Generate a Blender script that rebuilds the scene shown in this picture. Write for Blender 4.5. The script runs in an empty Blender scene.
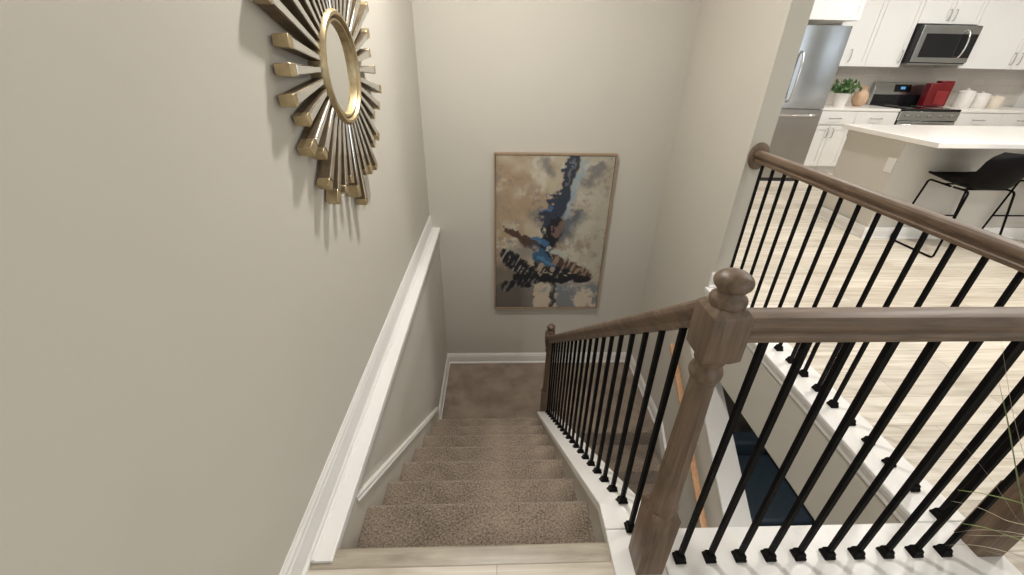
import bpy, bmesh, math, random
from mathutils import Vector, Matrix, Euler
random.seed(7)
SC = bpy.context.scene
COL = SC.collection
R = math.radians
PI = math.pi

# ------------------------------------------------------------------ materials
def new_mat(name):
    m = bpy.data.materials.new(name); m.use_nodes = True
    nt = m.node_tree
    return m, nt, nt.nodes['Principled BSDF']

def plain(name, col, rough=.5, metal=0, noise=0.03, nscale=40, bump=0, bscale=200, coat=0, spec=None):
    m, nt, b = new_mat(name)
    b.inputs['Roughness'].default_value = rough
    b.inputs['Metallic'].default_value = metal
    if coat: b.inputs['Coat Weight'].default_value = coat
    tc = nt.nodes.new('ShaderNodeTexCoord')
    n = nt.nodes.new('ShaderNodeTexNoise'); n.inputs['Scale'].default_value = nscale; n.inputs['Detail'].default_value = 4
    nt.links.new(tc.outputs['Object'], n.inputs['Vector'])
    r = nt.nodes.new('ShaderNodeValToRGB')
    r.color_ramp.elements[0].position = .3; r.color_ramp.elements[1].position = .7
    r.color_ramp.elements[0].color = [c * (1 - noise) for c in col] + [1]
    r.color_ramp.elements[1].color = [min(1, c * (1 + noise)) for c in col] + [1]
    nt.links.new(n.outputs['Fac'], r.inputs['Fac']); nt.links.new(r.outputs['Color'], b.inputs['Base Color'])
    if bump:
        n2 = nt.nodes.new('ShaderNodeTexNoise'); n2.inputs['Scale'].default_value = bscale; n2.inputs['Detail'].default_value = 3
        nt.links.new(tc.outputs['Object'], n2.inputs['Vector'])
        bp = nt.nodes.new('ShaderNodeBump'); bp.inputs['Strength'].default_value = bump; bp.inputs['Distance'].default_value = .01
        nt.links.new(n2.outputs['Fac'], bp.inputs['Height']); nt.links.new(bp.outputs['Normal'], b.inputs['Normal'])
    if spec is not None: b.inputs['Specular IOR Level'].default_value = spec
    return m

def wood(name, c1, c2, axis='X', rough=.45, scale=1.0, bump=.15):
    """grain streaks run along the given object axis"""
    m, nt, b = new_mat(name)
    b.inputs['Roughness'].default_value = rough
    tc = nt.nodes.new('ShaderNodeTexCoord'); mp = nt.nodes.new('ShaderNodeMapping')
    s = [60 * scale] * 3; s['XYZ'.index(axis)] = 4 * scale
    mp.inputs['Scale'].default_value = s
    nt.links.new(tc.outputs['Object'], mp.inputs['Vector'])
    n = nt.nodes.new('ShaderNodeTexNoise'); n.inputs['Scale'].default_value = 1.0; n.inputs['Detail'].default_value = 7
    n.inputs['Roughness'].default_value = .65; n.inputs['Distortion'].default_value = .6
    nt.links.new(mp.outputs['Vector'], n.inputs['Vector'])
    n3 = nt.nodes.new('ShaderNodeTexNoise'); n3.inputs['Scale'].default_value = 7; n3.inputs['Detail'].default_value = 2
    nt.links.new(tc.outputs['Object'], n3.inputs['Vector'])
    mx = nt.nodes.new('ShaderNodeMath'); mx.operation = 'MULTIPLY_ADD'; mx.inputs[1].default_value = .35
    nt.links.new(n3.outputs['Fac'], mx.inputs[0]); nt.links.new(n.outputs['Fac'], mx.inputs[2])
    r = nt.nodes.new('ShaderNodeValToRGB')
    r.color_ramp.elements[0].position = .45; r.color_ramp.elements[1].position = .85
    r.color_ramp.elements[0].color = (*c1, 1); r.color_ramp.elements[1].color = (*c2, 1)
    nt.links.new(mx.outputs[0], r.inputs['Fac']); nt.links.new(r.outputs['Color'], b.inputs['Base Color'])
    bp = nt.nodes.new('ShaderNodeBump'); bp.inputs['Strength'].default_value = bump; bp.inputs['Distance'].default_value = .004
    nt.links.new(n.outputs['Fac'], bp.inputs['Height']); nt.links.new(bp.outputs['Normal'], b.inputs['Normal'])
    return m

def plank_floor(name):
    m, nt, b = new_mat(name)
    b.inputs['Roughness'].default_value = .42
    tc = nt.nodes.new('ShaderNodeTexCoord')
    br = nt.nodes.new('ShaderNodeTexBrick')
    br.inputs['Scale'].default_value = 1; br.inputs['Brick Width'].default_value = 1.22; br.inputs['Row Height'].default_value = .18
    br.inputs['Mortar Size'].default_value = .0012; br.inputs['Mortar Smooth'].default_value = .3; br.offset = .37
    br.inputs['Color1'].default_value = (.62, .57, .49, 1); br.inputs['Color2'].default_value = (.80, .75, .665, 1)
    br.inputs['Mortar'].default_value = (.30, .25, .20, 1)
    nt.links.new(tc.outputs['Object'], br.inputs['Vector'])
    mp = nt.nodes.new('ShaderNodeMapping'); mp.inputs['Scale'].default_value = (2.2, 38, 30)
    nt.links.new(tc.outputs['Object'], mp.inputs['Vector'])
    n = nt.nodes.new('ShaderNodeTexNoise'); n.inputs['Scale'].default_value = 1; n.inputs['Detail'].default_value = 6; n.inputs['Distortion'].default_value = .8
    nt.links.new(mp.outputs['Vector'], n.inputs['Vector'])
    r = nt.nodes.new('ShaderNodeValToRGB'); r.color_ramp.elements[0].position = .35; r.color_ramp.elements[1].position = .7
    r.color_ramp.elements[0].color = (.72, .68, .62, 1); r.color_ramp.elements[1].color = (1.0, 1.0, 1.0, 1)
    nt.links.new(n.outputs['Fac'], r.inputs['Fac'])
    mx = nt.nodes.new('ShaderNodeMix'); mx.data_type = 'RGBA'; mx.blend_type = 'MULTIPLY'; mx.inputs[0].default_value = 1
    nt.links.new(br.outputs['Color'], mx.inputs[6]); nt.links.new(r.outputs['Color'], mx.inputs[7])
    nt.links.new(mx.outputs[2], b.inputs['Base Color'])
    return m

def carpet(name):
    m, nt, b = new_mat(name)
    b.inputs['Roughness'].default_value = .95
    b.inputs['Sheen Weight'].default_value = .3
    tc = nt.nodes.new('ShaderNodeTexCoord')
    n = nt.nodes.new('ShaderNodeTexNoise'); n.inputs['Scale'].default_value = 115; n.inputs['Detail'].default_value = 4; n.inputs['Roughness'].default_value = .8
    nt.links.new(tc.outputs['Object'], n.inputs['Vector'])
    n2 = nt.nodes.new('ShaderNodeTexNoise'); n2.inputs['Scale'].default_value = 5; n2.inputs['Detail'].default_value = 3
    nt.links.new(tc.outputs['Object'], n2.inputs['Vector'])
    ad = nt.nodes.new('ShaderNodeMath'); ad.operation = 'MULTIPLY_ADD'; ad.inputs[1].default_value = .3
    nt.links.new(n2.outputs['Fac'], ad.inputs[0]); nt.links.new(n.outputs['Fac'], ad.inputs[2])
    r = nt.nodes.new('ShaderNodeValToRGB')
    r.color_ramp.elements[0].position = .52; r.color_ramp.elements[1].position = .78
    r.color_ramp.elements[0].color = (.07, .047, .032, 1); r.color_ramp.elements[1].color = (.48, .375, .285, 1)
    nt.links.new(ad.outputs[0], r.inputs['Fac']); nt.links.new(r.outputs['Color'], b.inputs['Base Color'])
    bp = nt.nodes.new('ShaderNodeBump'); bp.inputs['Strength'].default_value = .9; bp.inputs['Distance'].default_value = .012
    nt.links.new(n.outputs['Fac'], bp.inputs['Height']); nt.links.new(bp.outputs['Normal'], b.inputs['Normal'])
    return m

def tile(name):
    m, nt, b = new_mat(name)
    b.inputs['Roughness'].default_value = .3
    tc = nt.nodes.new('ShaderNodeTexCoord'); mp = nt.nodes.new('ShaderNodeMapping'); mp.inputs['Rotation'].default_value = (R(90), 0, 0)
    br = nt.nodes.new('ShaderNodeTexBrick'); br.inputs['Scale'].default_value = 1; br.inputs['Brick Width'].default_value = .2
    br.inputs['Row Height'].default_value = .09; br.inputs['Mortar Size'].default_value = .002
    br.inputs['Color1'].default_value = (.56, .52, .47, 1); br.inputs['Color2'].default_value = (.61, .57, .52, 1); br.inputs['Mortar'].default_value = (.46, .43, .39, 1)
    nt.links.new(tc.outputs['Object'], mp.inputs['Vector']); nt.links.new(mp.outputs['Vector'], br.inputs['Vector'])
    nt.links.new(br.outputs['Color'], b.inputs['Base Color'])
    return m

def emit(name, col, s):
    m, nt, b = new_mat(name)
    b.inputs['Base Color'].default_value = (*col, 1)
    b.inputs['Emission Color'].default_value = (*col, 1); b.inputs['Emission Strength'].default_value = s
    return m

M = dict(
    wall=plain('greige wall paint', (.56, .532, .47), .85, noise=.012, nscale=3, bump=.03, bscale=300),
    ceil=plain('ceiling paint', (.80, .78, .74), .9, noise=.01),
    trim=plain('white trim paint', (.80, .785, .76), .35, noise=.01),
    floor=plank_floor('light plank floor'),
    nosing=wood('stair nosing wood', (.24, .205, .155), (.44, .385, .305), 'X', .4, .6),
    carpet=carpet('brown cut pile carpet'),
    railx=wood('grey brown rail wood x', (.066, .041, .026), (.190, .128, .084), 'X'),
    raily=wood('grey brown rail wood y', (.066, .041, .026), (.190, .128, .084), 'Y'),
    railz=wood('grey brown rail wood z', (.066, .041, .026), (.190, .128, .084), 'Z'),
    oak=wood('orange oak rail', (.40, .21, .11), (.62, .37, .21), 'Y', .4),
    iron=plain('black iron', (.003, .0025, .0025), .6, spec=.12),
    cab=plain('white cabinet paint', (.80, .80, .785), .4, noise=.01),
    quartz=plain('white quartz', (.86, .84, .81), .2, noise=.02, nscale=15),
    tile=tile('backsplash tile'),
    steel=plain('brushed stainless', (.58, .60, .62), .22, 1, noise=.04, nscale=6),
    darksteel=plain('grey stainless', (.40, .385, .365), .4, .9, noise=.03, nscale=6),
    chrome=plain('chrome', (.8, .8, .8), .12, 1),
    blackglass=plain('black glass', (.012, .013, .015), .08),
    black=plain('black plastic', (.015, .014, .016), .5),
    leather=plain('black leather', (.004, .0035, .0035), .6, noise=.1, bump=.1, spec=.12),
    screen=emit('oven clock display', (.10, .35, .65), .5),
    gold=plain('antique gold leaf', (.47, .37, .22), .42, .8, noise=.18, nscale=30, bump=.08, bscale=90),
    darkgold=plain('dark bronze gold', (.17, .125, .075), .5, .6, noise=.2, nscale=30),
    mirror=plain('silver mirror glass', (.88, .88, .86), .03, 1, noise=.004),
    strip=plain('aged mirror strip', (.78, .77, .74), .12, 1, noise=.02),
    frame=wood('natural wood frame', (.25, .165, .10), (.42, .30, .20), 'Z', .5),
    navy=plain('dark navy upholstery', (.024, .040, .056), .55, noise=.15, nscale=20, bump=.1),
    redm=plain('red enamel', (.17, .008, .012), .3, noise=.1, nscale=10),
    redp=plain('lighter red enamel', (.27, .022, .026), .35, noise=.1, nscale=10),
    tan=plain('tan ceramic', (.55, .37, .24), .5, noise=.1, nscale=12),
    ceramic=plain('white ceramic', (.80, .77, .73), .35),
    cream=plain('cream ceramic', (.74, .66, .56), .4),
    leaf=plain('green leaf', (.07, .16, .045), .5, noise=.3, nscale=30),
    grass=plain('grass blade', (.24, .31, .10), .45, noise=.35, nscale=8),
    drygrass=plain('dry grass blade', (.50, .46, .33), .5, noise=.2, nscale=8),
    soil=plain('dark soil', (.03, .022, .016), .95, noise=.3, nscale=60, bump=.5),
    pot=plain('grey planter', (.20, .19, .18), .6),
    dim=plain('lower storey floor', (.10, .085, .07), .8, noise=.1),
    islandside=plain('island panel paint', (.62, .59, .54), .55, noise=.01),
    lamp=emit('recessed lamp lens', (1, .94, .85), 4),
    windowglass=emit('bright daylight window', (.82, .91, 1), 1.1),  # glowing panes for unseen windows that were added
)

# ------------------------------------------------------------------ helpers
def link(name, me, mat, parent=None, smooth=False, bevel=0, seg=2):
    o = bpy.data.objects.new(name, me); COL.objects.link(o)
    mats = mat if isinstance(mat, (list, tuple)) else [mat]
    for k in mats: me.materials.append(k)
    if smooth:
        for p in me.polygons: p.use_smooth = True
    if bevel:
        b = o.modifiers.new('bevel', 'BEVEL'); b.width = bevel; b.segments = seg; b.limit_method = 'ANGLE'; b.angle_limit = R(35)
        for p in me.polygons: p.use_smooth = True
        try: me.set_sharp_from_angle(angle=R(40))
        except Exception: pass
    if parent: o.parent = parent
    return o

def mk(name, bm, mat, parent=None, smooth=False, bevel=0, origin=None, seg=2, sharp=None):
    bmesh.ops.recalc_face_normals(bm, faces=bm.faces[:])
    if origin is not None:
        bmesh.ops.translate(bm, verts=bm.verts[:], vec=-Vector(origin))
    me = bpy.data.meshes.new(name); bm.to_mesh(me); bm.free()
    if smooth and sharp:
        for p in me.polygons: p.use_smooth = True
        me.set_sharp_from_angle(angle=R(sharp)); smooth = False
    o = link(name, me, mat, parent, smooth, bevel, seg)
    if origin is not None: o.location = origin
    return o

def BM(): return bmesh.new()

def box(bm, x0, x1, y0, y1, z0, z1, mi=0):
    r = bmesh.ops.create_cube(bm, size=1, matrix=Matrix.Translation(((x0 + x1) / 2, (y0 + y1) / 2, (z0 + z1) / 2)) @ Matrix.Diagonal((abs(x1 - x0), abs(y1 - y0), abs(z1 - z0), 1)))
    fs = set()
    for v in r['verts']:
        for f in v.link_faces: fs.add(f)
    for f in fs: f.material_index = mi
    return r['verts']

def prism(bm, pts, axis, a, b):
    """extrude a 2D polygon along an axis; pts are the two other coords in order"""
    def P(p, t):
        return {'X': (t, p[0], p[1]), 'Y': (p[0], t, p[1]), 'Z': (p[0], p[1], t)}[axis]
    va = [bm.verts.new(P(p, a)) for p in pts]; vb = [bm.verts.new(P(p, b)) for p in pts]
    n = len(pts)
    bm.faces.new(va); bm.faces.new(vb)
    for i in range(n): bm.faces.new((va[i], va[(i + 1) % n], vb[(i + 1) % n], vb[i]))

def lathe(bm, prof, n=32, c=(0, 0), flutes=None):
    rings = []
    for r, z in prof:
        ring = []
        for i in range(n):
            rr = r
            if flutes and flutes[0] < z < flutes[1]:
                rr = r * (1 - .05 * (i % 2))
            ring.append(bm.verts.new((c[0] + rr * math.cos(2 * PI * i / n), c[1] + rr * math.sin(2 * PI * i / n), z)))
        rings.append(ring)
    for a, b in zip(rings, rings[1:]):
        for i in range(n): bm.faces.new((a[i], a[(i + 1) % n], b[(i + 1) % n], b[i]))
    bm.faces.new(rings[0]); bm.faces.new(rings[-1])

def tube(bm, pts, r, n=8, closed=False, r2=None):
    pts = [Vector(p) for p in pts]; rings = []
    up = Vector((0, 0, 1))
    m = len(pts); prev = None
    for i, p in enumerate(pts):
        if closed: d = (pts[(i + 1) % m] - pts[i - 1]).normalized()
        else: d = (pts[min(i + 1, m - 1)] - pts[max(i - 1, 0)]).normalized()
        if prev is None:
            a = d.cross(up if abs(d.z) < .9 else Vector((1, 0, 0))).normalized()
        else:
            a = (prev - d * prev.dot(d)).normalized()
        prev = a; b = d.cross(a)
        rr = r if r2 is None else r + (r2 - r) * i / (m - 1)
        rings.append([bm.verts.new(p + a * (rr * math.cos(2 * PI * k / n)) + b * (rr * math.sin(2 * PI * k / n))) for k in range(n)])
    prs = list(zip(rings, rings[1:])) + ([(rings[-1], rings[0])] if closed else [])
    for A, B in prs:
        for k in range(n): bm.faces.new((A[k], A[(k + 1) % n], B[(k + 1) % n], B[k]))
    if not closed: bm.faces.new(rings[0]); bm.faces.new(rings[-1])

def sweep(bm, prof, p0, p1, side, up):
    """extrude profile (u along side, v along up) from p0 to p1"""
    p0, p1, side, up = map(Vector, (p0, p1, side, up))
    a = [bm.verts.new(p0 + side * u + up * v) for u, v in prof]; b = [bm.verts.new(p1 + side * u + up * v) for u, v in prof]
    n = len(prof); bm.faces.new(a); bm.faces.new(b)
    for i in range(n): bm.faces.new((a[i], a[(i + 1) % n], b[(i + 1) % n], b[i]))

def rnd(pts, it=2):
    """corner rounding of a polyline"""
    pts = [Vector(p) for p in pts]
    for _ in range(it):
        q = [pts[0]]
        for a, b in zip(pts, pts[1:]): q += [a * .75 + b * .25, a * .25 + b * .75]
        q.append(pts[-1]); pts = q
    return pts

def tag(o, label=None, cat=None, group=None, kind=None):
    if label: o['label'] = label
    if cat: o['category'] = cat
    if group: o['group'] = group
    if kind: o['kind'] = kind
    return o

def thing(name, label, cat, loc=(0, 0, 0), group=None, rz=0):
    o = bpy.data.objects.new(name, None); COL.objects.link(o); o.location = loc; o.rotation_euler.z = rz
    o.empty_display_size = .05
    return tag(o, label, cat, group)

def struct(name, bm, mat, **k):
    return tag(mk(name, bm, mat, **k), kind='structure')

# ------------------------------------------------------------------ layout numbers
XL, XLL = -.616, -.545            # upper / lower left wall faces
D = 3.665                         # back wall
XR, XRO = 1.520, 1.640            # right stair wall
YE = 2.52                         # its free end
LZ = -1.60                        # landing
RUN, RISE, Y0 = .2663, .2, .784
CEI = 2.74
BOT = -3.25
XC0, XC1 = .372, .535             # stair curb
YN = .715                         # near railing line
XF = 1.580                        # far railing line

# ------------------------------------------------------------------ room shell
bm = BM(); box(bm, XL - .14, XL, -3.2, D + .12, .0, CEI); struct('wall_left', bm, M['wall'])
bm = BM(); box(bm, XL - .14, XLL, .70, D + .12, BOT, -.022); struct('wall_left_lower', bm, M['wall'])
bm = BM(); box(bm, XL, XRO, D, D + .12, BOT, CEI); struct('wall_back', bm, M['wall'])
slope = .752
def sz(y): return -.632 + slope * (y - 2.30)
bm = BM()
ytop = 2.30 + (-.484 + .632) / slope
prism(bm, [(D, BOT), (D, CEI), (YE, CEI), (YE, -.484), (ytop, -.484), (.2, sz(.2)), (.2, BOT)], 'X', XR, XRO)
struct('wall_right', bm, M['wall'])
bm = BM(); box(bm, XR, XRO, .63, YE, -.484, -.012); struct('wall_header_right', bm, M['wall'])
bm = BM(); box(bm, XC0 + .02, XR, .63, .80, -.484, -.012); struct('wall_header_near', bm, M['wall'])
# spine wall between the two flights
bm = BM()
def cz(y): return .0 if y < .909 else -.788 * (y - .909)
prism(bm, [(.63, BOT), (.63, -.03), (.909, -.03), (2.745, cz(2.745) - .03), (2.745, BOT)], 'X', XC0 + .018, XC1 - .018)
struct('wall_stair_spine', bm, M['wall'])
# kitchen walls
bm = BM(); box(bm, XRO, 10, 6.65, 6.77, -.02, CEI); struct('wall_kitchen', bm, M['wall'])
bm = BM(); box(bm, 3.02, 3.12, 5.75, 6.65, 0, CEI); struct('wall_kitchen_side', bm, M['wall'])
bm = BM(); box(bm, 10, 10.12, -3.2, 6.77, -.02, 1.35); box(bm, 10, 10.12, -3.2, 6.77, 2.25, CEI); box(bm, 10, 10.12, .2, 6.77, 1.35, 2.25); box(bm, 10, 10.12, -3.2, -2.9, 1.35, 2.25); struct('wall_far_right', bm, M['wall'])
bm = BM(); box(bm, 10.08, 10.09, -2.9, .2, 1.35, 2.25); w3 = struct('window_3', bm, M['windowglass'])  # unseen glowing window, added to give the refrigerator doors a bright reflection
bm = BM()
for y in (-2.9, -1.37, .16): box(bm, 10.01, 10.07, y, y + .04, 1.35, 2.25)
for z in (1.35, 2.21): box(bm, 10.01, 10.07, -2.86, .16, z, z + .04)
mk('window_frame', bm, M['trim'], w3)
bm = BM(); box(bm, XRO, XRO + .005 + .1, D, 6.65, -.02, CEI); struct('wall_passage', bm, M['wall'])
# wall behind the viewer, with openings for two assumed windows
bm = BM()
box(bm, XL - .14, 10.12, -3.32, -3.2, -.02, .55); box(bm, XL - .14, 10.12, -3.32, -3.2, 2.35, CEI)
for a, b in ((XL - .14, .6), (2.6, 4.0), (7.0, 10.12)): box(bm, a, b, -3.32, -3.2, .55, 2.35)
struct('wall_front', bm, M['wall'])
for k, (a, b) in enumerate(((.6, 2.6), (4.0, 7.0)), 1):
    bm = BM(); box(bm, a, b, -3.30, -3.29, .55, 2.35)
    w = struct('window_%d' % k, bm, M['windowglass'])  # glowing pane of an assumed window, added to light the rooms
    bm = BM()
    for x in (a, (a + b) / 2 - .02, b - .04): box(bm, x, x + .04, -3.28, -3.22, .55, 2.35)
    for z in (.55, 1.43, 2.31): box(bm, a, b, -3.275, -3.225, z, z + .04)
    mk('window_frame', bm, M['trim'], w)
bm = BM(); box(bm, XL - .14, 10.12, -3.32, 6.77, CEI, CEI + .1); struct('ceiling', bm, M['ceil'])

# floors
bm = BM()
box(bm, XL - .1, XC0 + .02, -3.2, .722, -.06, 0); box(bm, XC0 + .02, 10, -3.2, .63, -.06, 0); box(bm, XRO + .002, 10, .63, 6.65, -.06, 0)
struct('floor', bm, M['floor'])
bm = BM(); box(bm, XRO + .003, 10, .64, 6.65, -.48, -.062); box(bm, XL - .1, 10, -3.2, .62, -.48, -.062)
struct('floor_slab', bm, M['ceil'])
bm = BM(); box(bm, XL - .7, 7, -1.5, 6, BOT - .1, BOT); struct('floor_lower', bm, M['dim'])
bm = BM(); box(bm, 6.5, 6.6, -1.5, 6, BOT, -.49); box(bm, XRO, 6.6, 5.2, 5.3, BOT, -.49); box(bm, XRO, 6.6, -.6, -.5, BOT, -.49); struct('wall_lower', bm, M['wall'])

# ------------------------------------------------------------------ trim
def base_prof(h=.13, t=.014):
    return [(0, 0), (t + .008, 0), (t + .008, .012), (t, .02), (t, h - .035), (t * .75, h - .028), (t * .75, h - .016), (t * .35, h - .006), (t * .3, h), (0, h)]
bm = BM(); sweep(bm, base_prof(.135), (XL, -3.0, 0), (XL, D, 0), (1, 0, 0), (0, 0, 1)); struct('baseboard_left', bm, M['trim'])
bm = BM(); sweep(bm, base_prof(), (XLL, D, LZ), (XR, D, LZ), (0, -1, 0), (0, 0, 1)); struct('baseboard_back', bm, M['trim'])
# ledge board at floor level along the left wall
bm = BM()
prof = [(.026, -.02), (.026, .02), (.033, .020), (.039, .013), (.085, .013), (.090, .010), (.090, -.020)]
sweep(bm, prof, (XL, .738, 0), (XL, D, 0), (1, 0, 0), (0, 0, 1)); struct('trim_1', bm, M['trim'])
# landing skirting, left: level part and sloped part down the stairs
def nos(y): return -(y - Y0) / RUN * RISE
SK = .105
bm = BM()
sweep(bm, base_prof(.13), (XLL, 2.76, LZ), (XLL, D, LZ), (1, 0, 0), (0, 0, 1))
struct('baseboard_left_landing', bm, M['trim'])
bm = BM()
prism(bm, [(.72, -.023), (.96, -.023), (2.76, nos(2.76) + SK), (2.76, LZ - .05), (2.5, LZ - .15), (.72, nos(.72) - .3)], 'X', XLL, XLL + .014)
struct('trim_2', bm, M['wall'])
bm = BM()
sweep(bm, [(0, -.028), (.022, -.028), (.022, -.020), (.015, -.014), (.015, -.006), (.020, 0), (0, .0)], (XLL, .99, nos(.99) + SK + .012), (XLL, 2.76, nos(2.76) + SK + .012), (1, 0, 0), (0, 0, 1))
struct('trim_3', bm, M['trim'])
# right side: landing baseboard then raking skirt of the lower flight
bm = BM(); sweep(bm, base_prof(), (XR, 2.66, LZ), (XR, D, LZ), (-1, 0, 0), (0, 0, 1)); struct('baseboard_right_landing', bm, M['trim'])
bm = BM()
def nos2(y): return LZ - (2.65 - y) / RUN * RISE
sweep(bm, [(0, -.13), (.014, -.13), (.014, 0), (.020, .01), (.020, .018), (.012, .026), (0, .026)], (XR, .4, nos2(.4) + .13), (XR, 2.66, nos2(2.66) + .11), (-1, 0, 0), (0, 0, 1))
struct('trim_4', bm, M['trim'])
# wall end baseboard return
bm = BM(); sweep(bm, base_prof(.12), (XR - .012, YE, .016), (XRO + .012, YE, .016), (0, -1, 0), (0, 0, 1)); struct('baseboard_wall_end', bm, M['trim'])
bm = BM(); sweep(bm, base_prof(.13), (XRO, YE, 0), (XRO, D, 0), (1, 0, 0), (0, 0, 1)); struct('baseboard_passage', bm, M['trim'])

# white curb caps
CT = .017
bm = BM()
box(bm, 1.484, 1.674, .815, YE, -.004, CT)
struct('trim_5', bm, M['trim'], bevel=.004)
bm = BM()
for x0, z0, z1 in ((1.492, -.02, -.004), (1.500, -.034, -.02), (1.506, -.065, -.034), (1.512, -.072, -.065)):
    box(bm, x0, XR + .01, .80, YE, z0, z1)
struct('trim_6', bm, M['trim'])
bm = BM()
box(bm, XC1 + .002, 1.674, .62, .815, -.004, CT)
struct('trim_7', bm, M['trim'], bevel=.004)
bm = BM(); box(bm, XC0 + .02, 1.66, .605, .632, -.02, -.0045); box(bm, XC0 + .02, XR, .80, .808, -.07, -.0045)
struct('trim_8', bm, M['trim'])
# stair curb cap: level piece and raking piece with butt joint
bm = BM(); box(bm, XC0, XC1, .62, .815, -.03, CT); struct('trim_9', bm, M['trim'], bevel=.003)
bm = BM()
prism(bm, [(.817, -.03), (.817, CT), (.909, CT), (2.76, CT - .788 * (2.76 - .909)), (2.76, CT - .788 * (2.76 - .909) - .035), (.909, -.03)], 'X', XC0, XC1)
struct('trim_10', bm, M['trim'], bevel=.003)
# stair side skirt, right of the treads
bm = BM()
prism(bm, [(.72, -.03), (.909, -.03), (2.745, cz(2.745) - .03), (2.745, LZ - .1), (2.4, LZ - .1), (.72, -.35)], 'X', XC0 + .008, XC0 + .018)
struct('trim_11', bm, M['wall'])
# raking cap on the lower half wall
bm = BM()
y1, y0 = 2.49, .2
prism(bm, [(y0, sz(y0) - .01), (y1, sz(y1) - .01), (y1, sz(y1) + .012), (y0, sz(y0) + .012)], 'X', XR - .035, XRO + .02)
struct('trim_12', bm, M['trim'])
bm = BM()
prism(bm, [(y0, sz(y0) - .05), (y1, sz(y1) - .05), (y1, sz(y1) - .01), (y0, sz(y0) - .01)], 'X', XR - .016, XR + .002)
struct('trim_13', bm, M['trim'])

# ------------------------------------------------------------------ staircase
def step_prof(yn, z, run, rise, nose=.022):
    """side outline of one carpeted step: tread top at z, nosing at yn, going back (towards smaller y)"""
    pts = [(yn - run - .01, z), (yn - .02, z)]
    for k in range(7):
        a = PI / 2 - PI * k / 6
        pts.append((yn - .02 + .02 * math.cos(a), z - .02 + .02 * math.sin(a)))
    pts += [(yn - nose, z - .045), (yn - nose, z - rise), (yn - run - .01, z - rise)]
    return pts
stairs = thing('staircase', None, None, (0, Y0, 0)); stairs['kind'] = 'structure'
prev = Y0 - .01
for k in range(1, 8):
    yn = Y0 + RUN * k + (.02 if k == 1 else .006)
    bm = BM(); prism(bm, step_prof(yn, -RISE * k, yn - prev + (.03), RISE), 'X', XLL + .016, XC0 + .008)
    mk('carpeted_step', bm, M['carpet'], smooth=True, sharp=50, parent=None, origin=(0, yn, -RISE * k)).parent = stairs
    o = stairs.children[-1] if False else None
    prev = yn
for o in COL.objects:
    if o.name.startswith('carpeted_step'): o.location = Vector(o.location) - stairs.location
# top riser
bm = BM(); box(bm, XLL + .016, XC0 + .008, Y0 - .06, Y0 - .03, -.25, -.02); r = mk('top_riser', bm, M['carpet'], stairs, origin=stairs.location); r.location = (0, 0, 0)
# plank nosing at the head of the stairs
bm = BM()
pts = [(.722, .0), (.722, .0012)]
for k in range(7):
    a = PI / 2 - PI * k / 6
    pts.append((Y0 - .010 + .012 * math.cos(a), -.011 + .0125 * math.sin(a)))
pts += [(.722, -.0235)]
prism(bm, pts, 'X', XL + .012, XC0 - .001); struct('trim_14', bm, M['nosing'], smooth=True, sharp=40)
# landing
bm = BM(); prism(bm, [(D - .001, LZ), (2.665, LZ)] + [(2.665 - .02 * math.sin(a) , LZ - .02 + .02 * math.cos(a)) for a in (0, .5, 1, 1.5, 2, 2.6)] + [(2.67, LZ - .2), (D - .001, LZ - .2)], 'X', XLL, XR)
struct('floor_landing', bm, M['carpet'])
bm = BM(); box(bm, XLL, XC1, 2.4, 2.66, LZ - .4, LZ - .21); struct('floor_landing_frame', bm, M['wall'])
low = thing('staircase_lower', None, None, (1, 2.65, LZ)); low['kind'] = 'structure'
for k in range(1, 8):
    yn = 2.65 - RUN * k
    P = [(2 * yn - y, z) for y, z in step_prof(yn, LZ - RISE * k, RUN + .03, RISE)]
    bm = BM(); prism(bm, P, 'X', XC1 - .016, XR - .022)
    o = mk('carpeted_step', bm, M['carpet'], low, smooth=True, sharp=50, origin=low.location); o.location = (0, 0, 0)

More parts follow.
